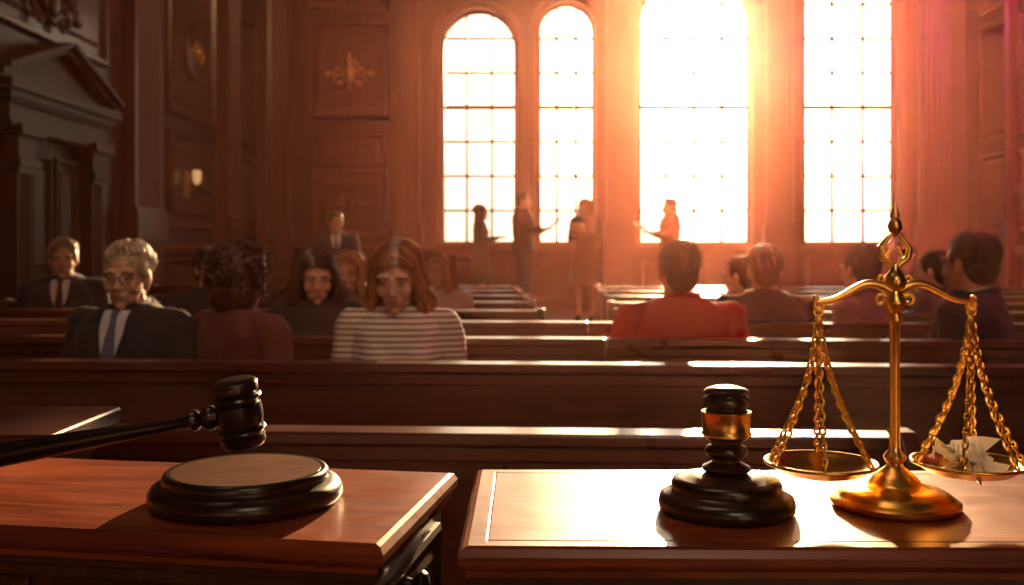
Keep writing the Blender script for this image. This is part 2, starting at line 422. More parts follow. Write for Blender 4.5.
    shoe=cm('shoe',(.015,.012,.01))
    for sx in(-1,1):
        c=Lg[sx][2]
        ex.ell((c.x,c.y-.02,.05),(.04,.062,.048),shoe); ex.ell((c.x,c.y-.10,.033),(.042,.09,.032),shoe)
    if paper:
        ex.box((-.105,-.003,-.14),(.105,.003,.14),M_paper,Matrix.Translation((0,-.40,.86+dz))@Matrix.Rotation(.9,4,'X'))
    ex.v=[(a*s,b_*s,c*s) for a,b_,c in ex.v]
    if sit: z=z+.45*(1-s)
    o=ex.obj(name,(x,y,z),yaw,ang=60)
    return o
# ------------------------------------------------------------------ room shell
XL,XR,YB,YF,ZC=-4.0,7.3,16.0,-2.5,7.0
def leafy(g,M,sc,mat,n=8):
    g.ell((0,0,.03),(.16*sc,.2*sc,.06),mat,M)
    g.torus(.2*sc,.02*sc,mat,M@Matrix.Translation((0,0,.03)),28,8,.85,1.05)
    for sx in(-1,1):
        for (cx,cy,R,t0,dr) in [(.34,.02,.15,pi,1),(.62,-.02,.10,pi,1),(.22,.26,.09,pi*1.2,1),(.3,-.24,.09,pi*.8,-1)]:
            pts=[];rad=[]
            for i in range(22):
                t=t0-dr*i*.32; r=R*(1-i/26)*sc
                pts.append((sx*(cx*sc+r*math.cos(t)),cy*sc+r*math.sin(t),.035)); rad.append(.028*sc*(1-i/34))
            g.tube(pts,rad,mat,M,8,ends=False)
        for i in range(n):
            a=.1+i*.38
            g.ell((sx*(.25+.07*i)*sc,math.sin(i*1.7)*.16*sc,.03),(.075*sc,.03*sc,.03),mat,M,Euler((0,0,sx*a)))
g=G(); g.box((XL-.2,YF-.2,-.1),(XR+.2,YB+.5,0),M_floor); g.obj('floor')
g=G(); g.box((XL-.2,YF-.2,ZC),(XR+.2,YB+.5,ZC+.1),M_ceil)
g.obj('ceiling')
MB=Matrix(((1,0,0,0),(0,0,-1,YB),(0,1,0,0),(0,0,0,1)))
ML=Matrix(((0,0,1,XL),(1,0,0,0),(0,1,0,0),(0,0,0,1)))
MR=Matrix(((0,0,-1,XR),(-1,0,0,0),(0,1,0,0),(0,0,0,1)))
WIN=[(-.53,.61,4.58),(.883,.466,4.84),(2.96,.91,4.95),(5.46,.755,5.35)]
SILL=1.38
g=G()
def arc(c,a,zs,n=24): return [(c-a*math.cos(pi*i/n),zs+a*math.sin(pi*i/n)) for i in range(n+1)]
edges=[XL-.2]
for c,a,zs in WIN: edges+=[c-a,c+a]
edges.append(XR+.2)
for i in range(0,len(edges),2):
    g.box((edges[i],0,-.02),(edges[i+1],ZC,0),M_wall,MB)
for c,a,zs in WIN:
    g.box((c-a,0,-.02),(c+a,SILL,0),M_wall,MB)
    P=arc(c,a,zs)
    for (x0,z0),(x1,z1) in zip(P[:-1],P[1:]):
        g.add([(x0,z0,0),(x1,z1,0),(x1,ZC,0),(x0,ZC,0)],[(0,1,2,3)],M_wall,MB)
    path=[(c-a,SILL)]+P+[(c+a,SILL)]
    n=len(path)
    vs=[(x,zz,0) for x,zz in path]+[(x,zz,-.38) for x,zz in path]
    fs=[(i,i+n,(i+1)%n+n,(i+1)%n) for i in range(n)]
    g.add(vs,fs,M_trim,MB)
PROF=[(0,0),(0,.035),(.02,.06),(.045,.06),(.06,.03),(.075,.03),(.09,.008),(.16,.008),(.20,.032)]
PROFS=[(0,0),(0,.03),(.015,.045),(.035,.045),(.05,.02),(.06,.006),(.10,.006),(.13,.024)]
def panel(g,M,x0,y0,x1,y1,prof=PROF): g.rings(x1-x0,y1-y0,prof,M_trim,M@Matrix.Translation((x0,y0,0)))
panel(g,MB,-3.24,3.39,-1.96,4.96); panel(g,MB,-3.16,2.67,-2.04,3.15,PROFS); panel(g,MB,-3.2,1.5,-2.0,2.59); panel(g,MB,-3.24,5.15,-1.96,6.3)
for a,b_ in [(-3.3,-1.95),(-1.1,.05),(.45,1.32),(2.05,3.8),(4.7,6.1)]:
    panel(g,MB,a,.48,b_,1.2,PROFS)
leafy(g,MB@Matrix.Translation((-2.6,2.05,.03)),.42,M_trim,3)
g.obj('wall_back',smooth=False)
g=G(); g.box((YF-.2,0,-.2),(YB,ZC,0),M_wall,ML)
panel(g,ML,11.5,2.9,13.3,4.75); panel(g,ML,11.5,1.55,13.3,2.72); panel(g,ML,11.5,4.95,13.3,6.3)
panel(g,ML,7.3,3.08,9.75,5.2); panel(g,ML,14.45,2.9,15.4,4.75,PROFS); panel(g,ML,14.45,1.55,15.4,2.72,PROFS)
for a in (-2,.2,2.4,4.6): panel(g,ML,a,1.55,a+1.9,4.7); panel(g,ML,a,.3,a+1.9,1.2,PROFS)
for a,b_ in [(11.5,13.3),(14.4,15.5)]: panel(g,ML,a,.3,b_,1.2,PROFS)
leafy(g,ML@Matrix.Translation((12.7,2.1,.03)),.45,M_trim,3)
g.obj('wall_left',smooth=False)
g=G(); g.box((-YB,0,-.2),(-YF+.2,ZC,0),M_wall,MR)
for a,b_ in [(15.5,14.6),(14.3,12.6),(12.2,10.4),(10,8.2),(7.8,6),(5.6,3.8),(3.4,1.6),(1.2,-.6)]:
    panel(g,MR,-a,1.55,-b_,2.75,PROFS); panel(g,MR,-a,2.95,-b_,4.75,PROFS); panel(g,MR,-a,.3,-b_,1.2,PROFS); panel(g,MR,-a,4.95,-b_,6.3,PROFS)
for yy_,zz_ in((14.0,3.85),(14.0,2.15),(11.3,3.85)): leafy(g,MR@Matrix.Translation((-yy_,zz_,.03)),.5,M_trim,4)
g.obj('wall_right',smooth=False)
g=G(); g.box((XL-.2,YF-.2,0),(XR+.2,YF,ZC),M_wall); g.obj('wall_front')
def pil(g,M,xc,w,y0,y1,dep=.12,nf=5,mt=None):
    mt=mt or M_trim
    pts=[(-w/2,0),(-w/2,dep)]
    m_=w*.1; fw=(w-2*m_)/nf
    for i in range(nf):
        a=-w/2+m_+i*fw
        for k in range(7):
            t=pi*k/6; pts.append((a+fw*.5-fw*.40*math.cos(t),dep-fw*.33*math.sin(t)))
    pts+=[(w/2,dep),(w/2,0)]
    n=len(pts)
    vs=[(xc+p[0],y0,p[1]) for p in pts]+[(xc+p[0],y1,p[1]) for p in pts]
    g.add(vs,[(i,i+1,i+1+n,i+n) for i in range(n-1)],mt,M)
    for (a,b_,e) in [(y0-.35,y0-.05,.05),(y0-.05,y0,.03),(y1,y1+.05,.03),(y1+.05,y1+.12,.05),(y1+.12,y1+.3,.02),(y1+.3,y1+.38,.08)]:
        g.box((xc-w/2-e,a,0),(xc+w/2+e,b_,dep+e),mt,M)
for nm,lst in (('trim_8',[(-3.72,.34,MB),(-1.66,.36,MB),(1.69,.34,MB),(4.27,.42,MB),(6.76,.5,MB)]),('trim_9',[(10.55,.8,ML),(13.8,.7,ML),(15.75,.3,ML)]),('trim_10',[(-14.45,.12,MR)])):
    g=G()
    for xc,w,M in lst:
        pil(g,M,xc,w,1.75,5.9,.12 if M is not ML else .16, 5 if w<.6 else 7)
        g.box((xc-w/2-.04,.37 if M is MB else 0,0),(xc+w/2+.04,1.4,.14),M_trim,M)
    g.obj(nm,smooth=True,ang=30)
def rail(name,M,x0,x1,prof,mat=M_trim):
    g=G(); n=len(prof)
    vs=[(x0,p[0],p[1]) for p in prof]+[(x1,p[0],p[1]) for p in prof]
    g.add(vs,[(i,i+n,i+1+n,i+1) for i in range(n-1)]+[tuple(range(n)),tuple(reversed(range(n,2*n)))],mat,M); return g.obj(name,smooth=False)
cor=[(6.35,0),(6.35,.06),(6.45,.1),(6.5,.2),(6.6,.22),(6.7,.35),(6.8,.38),(6.85,.38),(6.85,0)]
chair=[(1.24,0),(1.24,.04),(1.28,.07),(1.33,.08),(1.36,.05),(1.38,.05),(1.38,0)]
base=[(0,0),(0,.05),(.16,.05),(.2,.03),(.24,.02),(.24,0)]
based=[(.36+a,b_) for a,b_ in base]
rail('trim_1',MB,XL,XR,cor); rail('trim_2',ML,YF,YB,cor); rail('trim_3',MR,-YB,-YF,cor)
rail('trim_4',MB,XL,XR,chair); rail('trim_5',ML,10.2,YB,chair); rail('trim_6',MR,-YB,-YF,chair); rail('trim_7',ML,YF,7.4,chair)
rail('baseboard_back',MB,XL,XR,based); rail('baseboard_left',ML,YF,7.4,base); rail('baseboard_right',MR,-12,-YF,base)
# windows
for k,(c,a,zs) in enumerate(WIN):
    g=G(); P=arc(c,a,zs); path=[(c-a,SILL)]+P+[(c+a,SILL)]
    nrm=[(-1,0)]+[(-math.cos(pi*i/24),math.sin(pi*i/24)) for i in range(25)]+[(1,0)]
    ow=.15 if k<2 else .2
    for prof,mt in [([(0,0),(0,.05),(.03,.07),(.05,.05),(ow*.6,.05),(ow*.75,.08),(ow,.08),(ow,0)],M_trim),
                    ([(0,-.16),(-.05,-.16),(-.05,-.26),(0,-.26)],M_frame)]:
        n=len(prof); vs=[];fs=[]
        for (x_,z_),(nx,nz) in zip(path,nrm):
            for o,h in prof: vs.append((x_+nx*o,z_+nz*o,h))
        for i in range(len(path)-1):
            for j in range(n-1): q=i*n+j; fs.append((q,q+1,q+n+1,q+n))
        g.add(vs,fs,mt,MB)
    g.box((c-a-ow-.05,SILL-.06,0),(c+a+ow+.05,SILL,.16),M_trim,MB)
    g.box((c-a,SILL,-.28),(c+a,SILL+.06,-.14),M_frame,MB)
    nc=3 if a<.8 else 4
    for i in range(1,nc):
        x_=c-a+2*a*i/nc; h=zs+math.sqrt(max(0,a*a-(x_-c)**2)); g.box((x_-.023,SILL,-.23),(x_+.023,h,-.19),M_frame,MB)
    z_=SILL+.56; j=0
    while z_<zs+a-.1:
        hw=a if z_<=zs else math.sqrt(a*a-(z_-zs)**2)
        th=.035 if j==3 else .022
        g.box((c-hw,z_-th,-.235),(c+hw,z_+th,-.185),M_frame,MB); z_+=.56; j+=1
    g.obj('window_%d'%(k+1),ang=30)
g=G(); g.box((XL+.06,12.0,0),(XR-.06,YB-.16,.18),M_floor); g.box((XL+.06,12.35,.18),(XR-.06,YB-.16,.36),M_floor); g.obj('dais',bevel=.01)
# door on left wall
DL=ML@Matrix.Translation((-.55,0,0))
g=G()
g.box((8.6,0,.0),(9.62,2.22,.03),M_door,DL)
for x0,x1 in((8.64,9.08),(9.14,9.58)):
    for y0,y1 in((.2,.95),(1.05,2.1)): g.rings(x1-x0,y1-y0,PROFS,M_door,DL@Matrix.Translation((x0,y0,.03)))
g.box((9.1,0,.03),(9.12,2.22,.034),M_dark,DL)
g.ell((9.05,1.0,.07),.03,M_gold,DL)
g.obj('door_1',ang=30)
g=G()
for x_ in(8.42,9.80):
    g.box((x_-.15,0,0),(x_+.15,.3,.22),M_door,DL); pil(g,DL,x_,.24,.62,1.9,.15,4,M_door); 
for (y0,y1,e,d) in [(2.24,2.30,0,.18),(2.30,2.48,-.03,.15),(2.48,2.54,.05,.20),(2.54,2.62,.10,.24)]:
    g.box((8.15-e,y0,0),(10.06+e,y1,d),M_door,DL)
for i in range(26):
    g.box((8.14+i*.074,2.44,.15),(8.14+i*.074+.04,2.48,.185),M_door,DL)
a0,a1,ap=8.03,10.18,2.98
tri=[(a0,2.62),(a1,2.62),((a0+a1)/2,ap)]
g.prism(tri,0,.10,M_door,DL)
for s_ in(0,1):
    p0=Vector((a0 if s_==0 else a1,2.63,0)); p1=Vector(((a0+a1)/2,ap+.01,0)); d=(p1-p0); nn=Vector((-d.y,d.x,0)).normalized()*(1 if s_==0 else -1)
    for o,h,dp in((0,.05,.19),(.05,.09,.25)):
        q=[p0+nn*o,p1+nn*o*1.03,p1+nn*h*1.03,p0+nn*h]
        q=[(v.x,v.y) for v in q]
        if s_==1: q=q[::-1]
        g.prism(q,0,dp,M_door,DL)
g.obj('door_surround',ang=30)
g=G(); leafy(g,ML@Matrix.Translation((8.5,3.42,.04)),.72,M_trim); g.obj('carved_crest')
g=G(); Mx=ML@Matrix.Translation((12.4,3.75,.03)); g.torus(.33,.03,M_trim,Mx@Matrix.Translation((0,0,.02)),36,8); g.lathe([(.31,0),(.30,.03),(.25,.045),(.12,.06),(.0,.07)],M_trim,Mx); leafy(g,Mx@Matrix.Translation((0,0,.03)),.38,M_gold2,4); g.obj('carved_medallion')
g=G(); Mx=MB@Matrix.Translation((-2.6,4.12,.03)); leafy(g,Mx,.55,M_gold2,4); g.tube([(0,-.26,.06),(0,.32,.06)],.02,M_gold2,Mx); g.tube([(-.11,.2,.06),(.11,.2,.06)],.016,M_gold2,Mx)
g.obj('carved_emblem')
g=G(); Mx=ML@Matrix.Translation((12.1,2.1,.02)); g.box((-.09,-.16,0),(.09,.16,.04),M_gold2,Mx); g.tube([(0,-.05,.03),(0,-.06,.12),(0,.0,.15)],.012,M_gold2,Mx)
g.lathe([(.03,0),(.05,.05),(.055,.14),(.045,.17)],M_sconce,Mx@Matrix.Translation((0,0,.15))@Matrix.Rotation(-pi/2,4,'X'),20); g.obj('wall_sconce')
# ------------------------------------------------------------------ pews
YAW=math.radians(-3)
def ry(y,x): return y+math.tan(YAW)*x
def pew(x0,x1,y,face=1,h=.95,ends=(1,1)):
    g=G(); f=-face; W=x1-x0
    def bx(a,b_,c,d,e,ff,mat=M_pew):
        y0,y1=sorted((c*-f,d*-f)); g.box((a,y0,e),(b_,y1,ff),mat)
    bx(0,W,-.0,.035,.30,h-.03)
    bx(-.0,W,-.035,.06,h-.03,h)
    bx(0,W,-.015,.045,h-.07,h-.03)
    bx(0,W,-.45,.0,.415,.45)
    bx(0,W,-.43,-.40,.32,.415)
    bx(0,W,-.02,.045,.12,.30)
    n=max(1,int(W/.9))
    for k,xe in enumerate((-.03,W-.015)):
        if not ends[k]: continue
        prof=[(.06,0),(.06,h+.0),(.03,h+.012),(-.03,h+.012),(-.07,h-.02),(-.09,h-.12),(-.14,.70),(-.25,.66),(-.40,.66),(-.46,.62),(-.47,.5),(-.42,.3),(-.44,.0)]
        q=[(a*-f,b_) for a,b_ in prof]
        if f==1: q=q[::-1]
        M=Matrix(((0,0,1,xe),(1,0,0,0),(0,1,0,0),(0,0,0,1)))
        g.prism(q,0,.045,M_pew,M)
    for i in range(1,n):
        xx=W*i/n; bx(xx-.02,xx+.02,-.40,0,0,.415)
    o=g.obj('courtroom_pew',(x0*math.cos(YAW),ry(y,x0),0),YAW,smooth=False,bevel=.006); return o
pew(-1.25,.86,2.25,1,.89); 
pew(-2.6,2.35,3.08,1)
pew(-3.5,.37,3.97,1,ends=(1,0)); pew(.372,3.6,3.97,-1,ends=(0,1))
pew(-3.5,.37,4.87,1,ends=(1,0)); pew(.372,4.2,4.87,-1,ends=(0,1))
for i in range(5):
    yy=5.77+.95*i
    pew(-3.5,.16-.03*i,yy,1); pew(.62+.05*i,4.8+.3*i,yy,-1)
# ------------------------------------------------------------------ desks
def desk(name,x0,x1,y0,y1,loc,rz,knobside=None,groove=False):
    g=G(); H=.98
    pr_=[(.008,.0),(.002,.003),(0,.008),(0,.016),(.005,.024),(.011,.026)]
    if groove: pr_+=[(.030,.026),(.0312,.0248),(.0324,.026)]
    g.rings(x1-x0,y1-y0,pr_,M_desk,Matrix.Translation((x0,y0,H-.026)))
    g.box((x0+.008,y0+.008,H-.034),(x1-.008,y1-.008,H-.0258),M_desk)
    g.box((x0+.014,y0+.014,H-.044),(x1-.014,y1-.014,H-.034),M_deskb)
    I=.020
    g.box((x0+I,y0+I,.08),(x1-I,y1-I,H-.044),M_deskb)
    g.box((x0+.01,y0+.01,0),(x1-.01,y1-.01,.09),M_deskb)
    S=Matrix(((1,0,0,0),(0,0,-1,y0+I),(0,1,0,0),(0,0,0,1)))
    pr=[(0,0),(0,.006),(.008,.010),(.014,.007),(.018,.001),(.030,.001),(.038,.006)]
    n=3; pw=(x1-x0-.1)/n
    for i in range(n):
        a=x0+.05+i*pw
        g.rings(pw-.03,.13,pr,M_deskb,S@Matrix.Translation((a+.015,.79,0))); g.rings(pw-.03,.55,pr,M_deskb,S@Matrix.Translation((a+.015,.18,0)))
    for sgn,xx in((1,x1-I),(-1,x0+I)):
        Sx=Matrix(((0,0,sgn,xx),(sgn,0,0,0),(0,1,0,0),(0,0,0,1)))
        st=(y0+.05) if sgn>0 else -(y1-.05)
        wd=(y1-y0)-.10
        g.rings(wd,.13,pr,M_deskb,Sx@Matrix.Translation((st,.79,0))); g.rings(wd,.55,pr,M_deskb,Sx@Matrix.Translation((st,.18,0)))
        if knobside==sgn:
            kx=st+wd*.34
            g.lathe([(.008,0),(.006,.01),(.014,.016),(.017,.022),(.013,.028),(0,.031)],M_dark,Sx@Matrix.Translation((kx,.893,.005)),24)
    return g.obj(name,loc,rz,smooth=False,bevel=.0012)
desk('judge_desk',-1.2,0,-.37,0,(-.078,1.438,0),math.radians(-9.5),1)
desk('judge_desk',0,1.35,-.395,0,(-.054,1.462,0),math.radians(-.7),groove=True)
g=G(); g.box((-1.45,1.72,.945),(-.80,2.04,.98),M_pew); g.box((-1.42,1.745,.90),(-.825,2.015,.945),M_deskb); g.box((-1.4,1.765,0),(-.84,1.995,.9),M_deskb)
g.rings(.46,.6,PROFS,M_deskb,Matrix(((1,0,0,-1.35),(0,0,-1,1.765),(0,1,0,.2),(0,0,0,1)))); g.obj('side_cabinet',smooth=False,bevel=.005)
# ------------------------------------------------------------------ gavel + blocks
ZT=.981
g=G(); g.lathe([(.0,0),(.110,0),(.118,.003),(.121,.009),(.120,.017),(.115,.024),(.107,.027),(.103,.028),(.102,.031)],M_black,seg=72)
g.lathe([(.102,.029),(.103,.036),(.100,.040),(.097,.041),(.093,.0395)],M_black,seg=72)
g.lathe([(.0,.036),(.093,.036),(.093,.0402),(.0,.0404)],M_blockt,seg=72)
g.obj('sound_block',(-.338,1.268,ZT),ang=50)
def gavelhead(L,R,mat):
    return [(0,-L/2),(R*.72,-L/2),(R*.86,-L*.485),(R*.93,-L*.45),(R*.93,-L*.36),(R*.86,-L*.34),(R*.76,-L*.33),(R*.76,-L*.30),(R*.95,-L*.285),(R,-L*.25),(R*.95,-L*.215),(R*.78,-L*.2),
            (R*.78,-L*.17),(R*.93,-L*.155),(R*.97,-L*.05),(R*.97,L*.05),(R*.93,L*.155),(R*.78,L*.17),(R*.78,L*.2),(R*.95,L*.215),(R,L*.25),(R*.95,L*.285),(R*.76,L*.30),(R*.76,L*.33),(R*.86,L*.34),(R*.93,L*.36),(R*.93,L*.45),(R*.86,L*.485),(R*.72,L/2),(0,L/2)]
HC=Vector((-.315,1.15,1.112))
MH=Matrix.Translation(HC)@Matrix.Rotation(math.radians(-6),4,'Y')@Matrix.Rotation(math.radians(10),4,'X')
g=G(); g.lathe(gavelhead(.078,.0275,M_black),M_black,MH,48)
hd=Vector((-.275,-.01,-.047)).normalized()
zq=hd.to_track_quat('Z','Y').to_matrix().to_4x4()
g.lathe([(0,.0),(.010,.015),(.010,.026),(.014,.030),(.015,.036),(.011,.041),(.008,.045),(.012,.049),(.0125,.054),(.008,.058),(.0065,.066),(.008,.10),(.0105,.16),(.0135,.24),(.0155,.32),(.0165,.38),(.015,.42),(.011,.435),(.014,.445),(.0155,.46),(.011,.475),(0,.48)],M_black,Matrix.Translation(HC)@zq,28)
g.obj('gavel',ang=50)
e=HC+hd*.40
g=G(); g.lathe([(0,0),(.05,0),(.05,.012),(.03,.02),(.008,.03),(.008,e.z-ZT-.03),(.014,e.z-ZT-.018),(0,e.z-ZT-.0165)],M_black,I4,28)
g.obj('gavel_rest',(e.x,e.y,ZT),ang=50)
g=G()
g.lathe([(0,0),(.078,0),(.082,.003),(.083,.010),(.081,.018),(.074,.022),(.068,.024),(.066,.026),(.067,.033),(.064,.038),(.056,.040),(.045,.043),(.036,.046),(0,.047)],M_black,seg=64)
g.obj('sound_block',(.263,1.222,ZT),ang=50)
g=G()
g.lathe([(0,0),(.026,0),(.029,.003),(.029,.007),(.022,.011),(.0175,.014),(.0175,.018),(.024,.022),(.0265,.028),(.024,.034),(.0185,.037),(.019,.041),(.026,.045),(.0285,.049)],M_black,seg=48)
g.lathe([(.0285,.049),(.0305,.050),(.0305,.053),(.0292,.055),(.0292,.077),(.0305,.079),(.0305,.082),(.028,.083)],M_gold,seg=48)
g.lathe([(.028,.083),(.024,.085),(.024,.087),(.0285,.089),(.0295,.094),(.0285,.100),(.024,.103),(.0235,.105),(.027,.107),(.0275,.110),(.024,.113),(.016,.1155),(0,.1165)],M_black,seg=48)
g.v=[(a,b_,c*.90) for a,b_,c in g.v]
g.obj('gavel',(.263,1.222,ZT+.0475),ang=50)
# ------------------------------------------------------------------ scales
g=G()
g.lathe([(0,0),(.074,0),(.0775,.003),(.0775,.008),(.072,.012),(.069,.013),(.067,.016),(.058,.021),(.045,.024),(.034,.027),(.030,.031),(.026,.037),(.019,.043),(.012,.048),(.009,.053),(.012,.057),(.014,.061),(.011,.066),(.007,.070),(.0065,.08),(.006,.17),(.0065,.225),(.009,.229),(.010,.233),(.007,.238),(.0085,.243),(.013,.248),(.014,.256),(.010,.262),(.008,.268),(.012,.272),(.0145,.280),(.011,.288),(.007,.292),(.005,.30),(0,.301)],M_gold,seg=40)
ZB=.268
for sx in(-1,1):
    pts=[];rad=[]
    for i in range(25):
        t=i/24; xx=.005+.092*t; zz=ZB+.006*math.sin(t*pi*.9)+.0-.016*t**2*1.0+.006*math.sin(t*2*pi)
        pts.append((sx*xx,0,zz)); rad.append(.0066-.0032*t)
    g.tube(pts,rad,M_gold,I4,10)
    pts=[(sx*(.094+.0085*(1-i/20)*math.cos(pi*.5-i*.42)),0,ZB-.0185+.0085*(1-i/30)*math.sin(pi*.5-i*.42)) for i in range(16)]
    g.tube(pts,.0026,M_gold,I4,8)
    pts=[(sx*(.018+.0095*(1-i/18)*math.cos(pi-i*.45)),0,ZB-.012+.0095*(1-i/18)*math.sin(pi-i*.45)) for i in range(14)]
    g.tube(pts,.0024,M_gold,I4,8)
    pts=[(sx*(.016+.008*(1-i/18)*math.cos(pi+i*.45)),0,ZB+.016+.008*(1-i/18)*math.sin(pi+i*.45)) for i in range(14)]
    g.tube(pts,.0020,M_gold,I4,8)
    g.ell((sx*.099,0,ZB-.009),.0045,M_gold)
    g.torus(.0055,.0014,M_gold,Matrix.Translation((sx*.0955,0,ZB-.026))@Matrix.Rotation(pi/2,4,'X'),16,6)
for sx in(-1,1):
    g.tube([(sx*.003,0,.298),(sx*.016,0,.309),(sx*.018,0,.322),(sx*.009,0,.334),(sx*.002,0,.341)],[.0035,.004,.004,.0033,.0028],M_gold,I4,10,ends=True)
    g.tube([(sx*.003,0,.300),(sx*.009,0,.312),(sx*.004,0,.322)],[.002,.0025,.002],M_gold,I4,8,ends=True)
g.lathe([(.002,.336),(.007,.342),(.009,.349),(.007,.355),(.0045,.358),(.0065,.362),(.0045,.367),(.002,.374),(.0004,.380)],M_gold,seg=24)
def chain(g,p0,p1,sag,LL=.0115,wr=.0016):
    p0=Vector(p0);p1=Vector(p1); L=(p1-p0).length; n=max(2,int(L/(LL*.74)))
    out=Vector(((p1-p0).x,(p1-p0).y,0)); out=out.normalized() if out.length>1e-4 else Vector((1,0,0))
    pts=[p0.lerp(p1,i/n)-out*sag*math.sin(pi*i/n) for i in range(n+1)]
    for i in range(n):
        a,b_=pts[i],pts[i+1]; d=(b_-a).normalized(); q=d.to_track_quat('X','Z').to_matrix().to_4x4()
        g.torus(LL*.36,wr,M_gold,Matrix.Translation((a+b_)/2)@q@Matrix.Rotation(pi/2*(i%2)+.4,4,'X'),10,5,1.45,.85)
for sx in(-1,1):
    cx=sx*.0925; zp=.052
    g.lathe([(.0,-.016),(.03,-.015),(.05,-.010),(.062,-.002),(.067,.0),(.0685,.001),(.0685,.003),(.066,.0035),(.061,.0005),(.05,-.007),(.03,-.012),(0,-.013)],M_gold,Matrix.Translation((cx,0,zp)),48)
    g.torus(.0675,.0022,M_gold,Matrix.Translation((cx,0,zp+.002)),48,8)
    topp=Vector((sx*.0955,0,ZB-.032))
    for k in range(6):
        a=2*pi*k/6+(.3 if sx<0 else .0)
        q=Vector((cx+.0665*math.cos(a),.0665*math.sin(a),zp+.003))
        chain(g,topp,q,.012); g.ell(q,.0035,M_gold,seg=8,rings=6)
g.obj('balance_scale',(.478,1.243,ZT),ang=50)
g=G(); rnd=random.Random(11)
for i in range(18):
    a=rnd.uniform(0,2*pi); r=rnd.uniform(.0,.046)
    c=Vector((r*math.cos(a),r*math.sin(a),.016+.026*rnd.random()*(1-r/.06)))
    sz=rnd.uniform(.017,.029)
    poly=[]; k=rnd.choice([4,5,6]); a0_=rnd.uniform(0,6)
    for j in range(k):
        t=a0_+2*pi*j/k+rnd.uniform(-.35,.35); rr=sz*rnd.uniform(.55,1.15); poly.append((rr*math.cos(t),rr*math.sin(t)))
    Mx=Matrix.Translation(c)@Euler((rnd.uniform(-1.1,1.1),rnd.uniform(-1.1,1.1),0)).to_matrix().to_4x4()
    cz=rnd.uniform(-.5,.5)*sz
    vs=[(0,0,cz)]+[(x_,y_,rnd.uniform(-.3,.3)*sz) for x_,y_ in poly]
    lo=[(x_,y_,z_-.0015) for x_,y_,z_ in vs]; n_=len(vs)
    fs=[(0,1+j,1+(j+1)%k) for j in range(k)]+[(n_,n_+1+(j+1)%k,n_+1+j) for j in range(k)]+[(1+j,n_+1+j,n_+1+(j+1)%k,1+(j+1)%k) for j in range(k)]
    g.add(vs+lo,fs,M_shard,Mx)
g.obj('broken_glass_pieces',(.478+.0925,1.243,ZT+.040),smooth=False)
# ------------------------------------------------------------------ people placement
V=.010
person('seated_man',-1.48,ry(3.79,-1.48)-.02,yaw=-.12,s=1.02,top=(.016,.017,.022),hair='side',haircol=(.42,.31,.21),skin=(.62,.37,.25),turn=.12,tilt=.08,glasses=True,tie=(.10,.12,.20),shirt=(.6,.62,.70),vox=V,seed=1,w=.94)
person('seated_woman',-1.03,ry(3.72,-1.03),yaw=2.45,sex='f',s=1.01,top=(.14,.030,.018),hair='curly',haircol=(.060,.020,.009),turn=.35,outfit='plain',vox=V,seed=2,w=1.2,arms='lap')
person('seated_woman',-.43,ry(3.79,-.43)-.03,yaw=.05,sex='f',s=1.03,hair='long',haircol=(.27,.115,.042),skin=(.62,.37,.26),turn=-.12,tilt=.28,outfit='plain',topmat=M_stripe,bottom=(.05,.06,.1),vox=V,seed=3,hw=1.16,w=1.0,part=.022)
person('seated_woman',-.93,ry(4.68,-.93),yaw=.1,sex='f',s=.99,top=(.03,.02,.02),hair='long',haircol=(.045,.017,.009),turn=.15,tilt=.22,outfit='plain',vox=V,seed=4,hw=1.3,part=-.015)
person('seated_woman',-.93,ry(5.58,-.93),yaw=0,sex='f',s=.97,top=(.2,.12,.08),hair='long',haircol=(.35,.18,.07),outfit='plain',vox=.013,seed=5)
person('seated_woman',-.47,ry(6.52,-.47),yaw=-.3,sex='f',s=.96,top=(.5,.42,.36),hair='long',haircol=(.4,.22,.09),turn=-.3,outfit='plain',vox=.013,seed=6)
person('seated_man',-3.0,ry(6.52,-3.0)-.02,yaw=.25,s=1.07,top=(.02,.025,.045),hair='side',haircol=(.22,.14,.09),skin=(.6,.33,.22),vox=.012,seed=7,tie=(.1,.03,.02),turn=.1)
person('seated_man',-1.72,ry(5.56,-1.72),yaw=.3,s=1.0,top=(.02,.02,.025),hair='short',turn=.4,vox=.013,seed=8,outfit='plain')
person('seated_man',-1.36,ry(6.5,-1.36),yaw=0,s=.98,top=(.05,.03,.03),hair='short',vox=.013,seed=18,outfit='plain')
person('seated_man',.70,ry(4.17,.70)+.02,yaw=pi+.03,s=1.03,top=(.58,.022,.012),hair='short',haircol=(.028,.014,.01),skin=(.5,.27,.18),w=1.04,outfit='suit',shirt=(.6,.5,.45),vox=V,seed=9,turn=.05)
person('seated_man',1.28,ry(5.07,1.28)+.03,yaw=pi-.1,s=1.01,top=(.03,.014,.025),hair='side',haircol=(.22,.13,.10),w=1.0,vox=.012,seed=10)
person('seated_man',1.76,ry(5.07,1.76)+.03,yaw=pi+.75,s=1.01,top=(.24,.13,.13),hair='short',haircol=(.05,.02,.014),turn=-.35,outfit='plain',vox=.012,seed=11,w=.92)
person('seated_man',1.90,ry(4.19,1.90)+.03,yaw=pi+.85,s=1.07,top=(.016,.014,.030),hair='short',haircol=(.03,.014,.01),turn=-.3,vox=V,seed=12,skin=(.45,.24,.16))
person('seated_woman',1.36,ry(5.97,1.36),yaw=pi+.9,sex='f',s=.94,top=(.16,.05,.06),hair='short',haircol=(.12,.05,.03),outfit='plain',vox=.014,seed=13)
person('seated_man',2.47,ry(5.97,2.47),yaw=pi+1.0,s=.98,top=(.1,.04,.06),hair='short',outfit='plain',vox=.014,seed=14)
D=.36
person('standing_man',.144,13.0,D,yaw=pi/2-.25,sit=False,s=.975,top=(.016,.022,.045),hair='short',haircol=(.08,.035,.02),arms='hold',vox=.016,seed=21,paper=True)
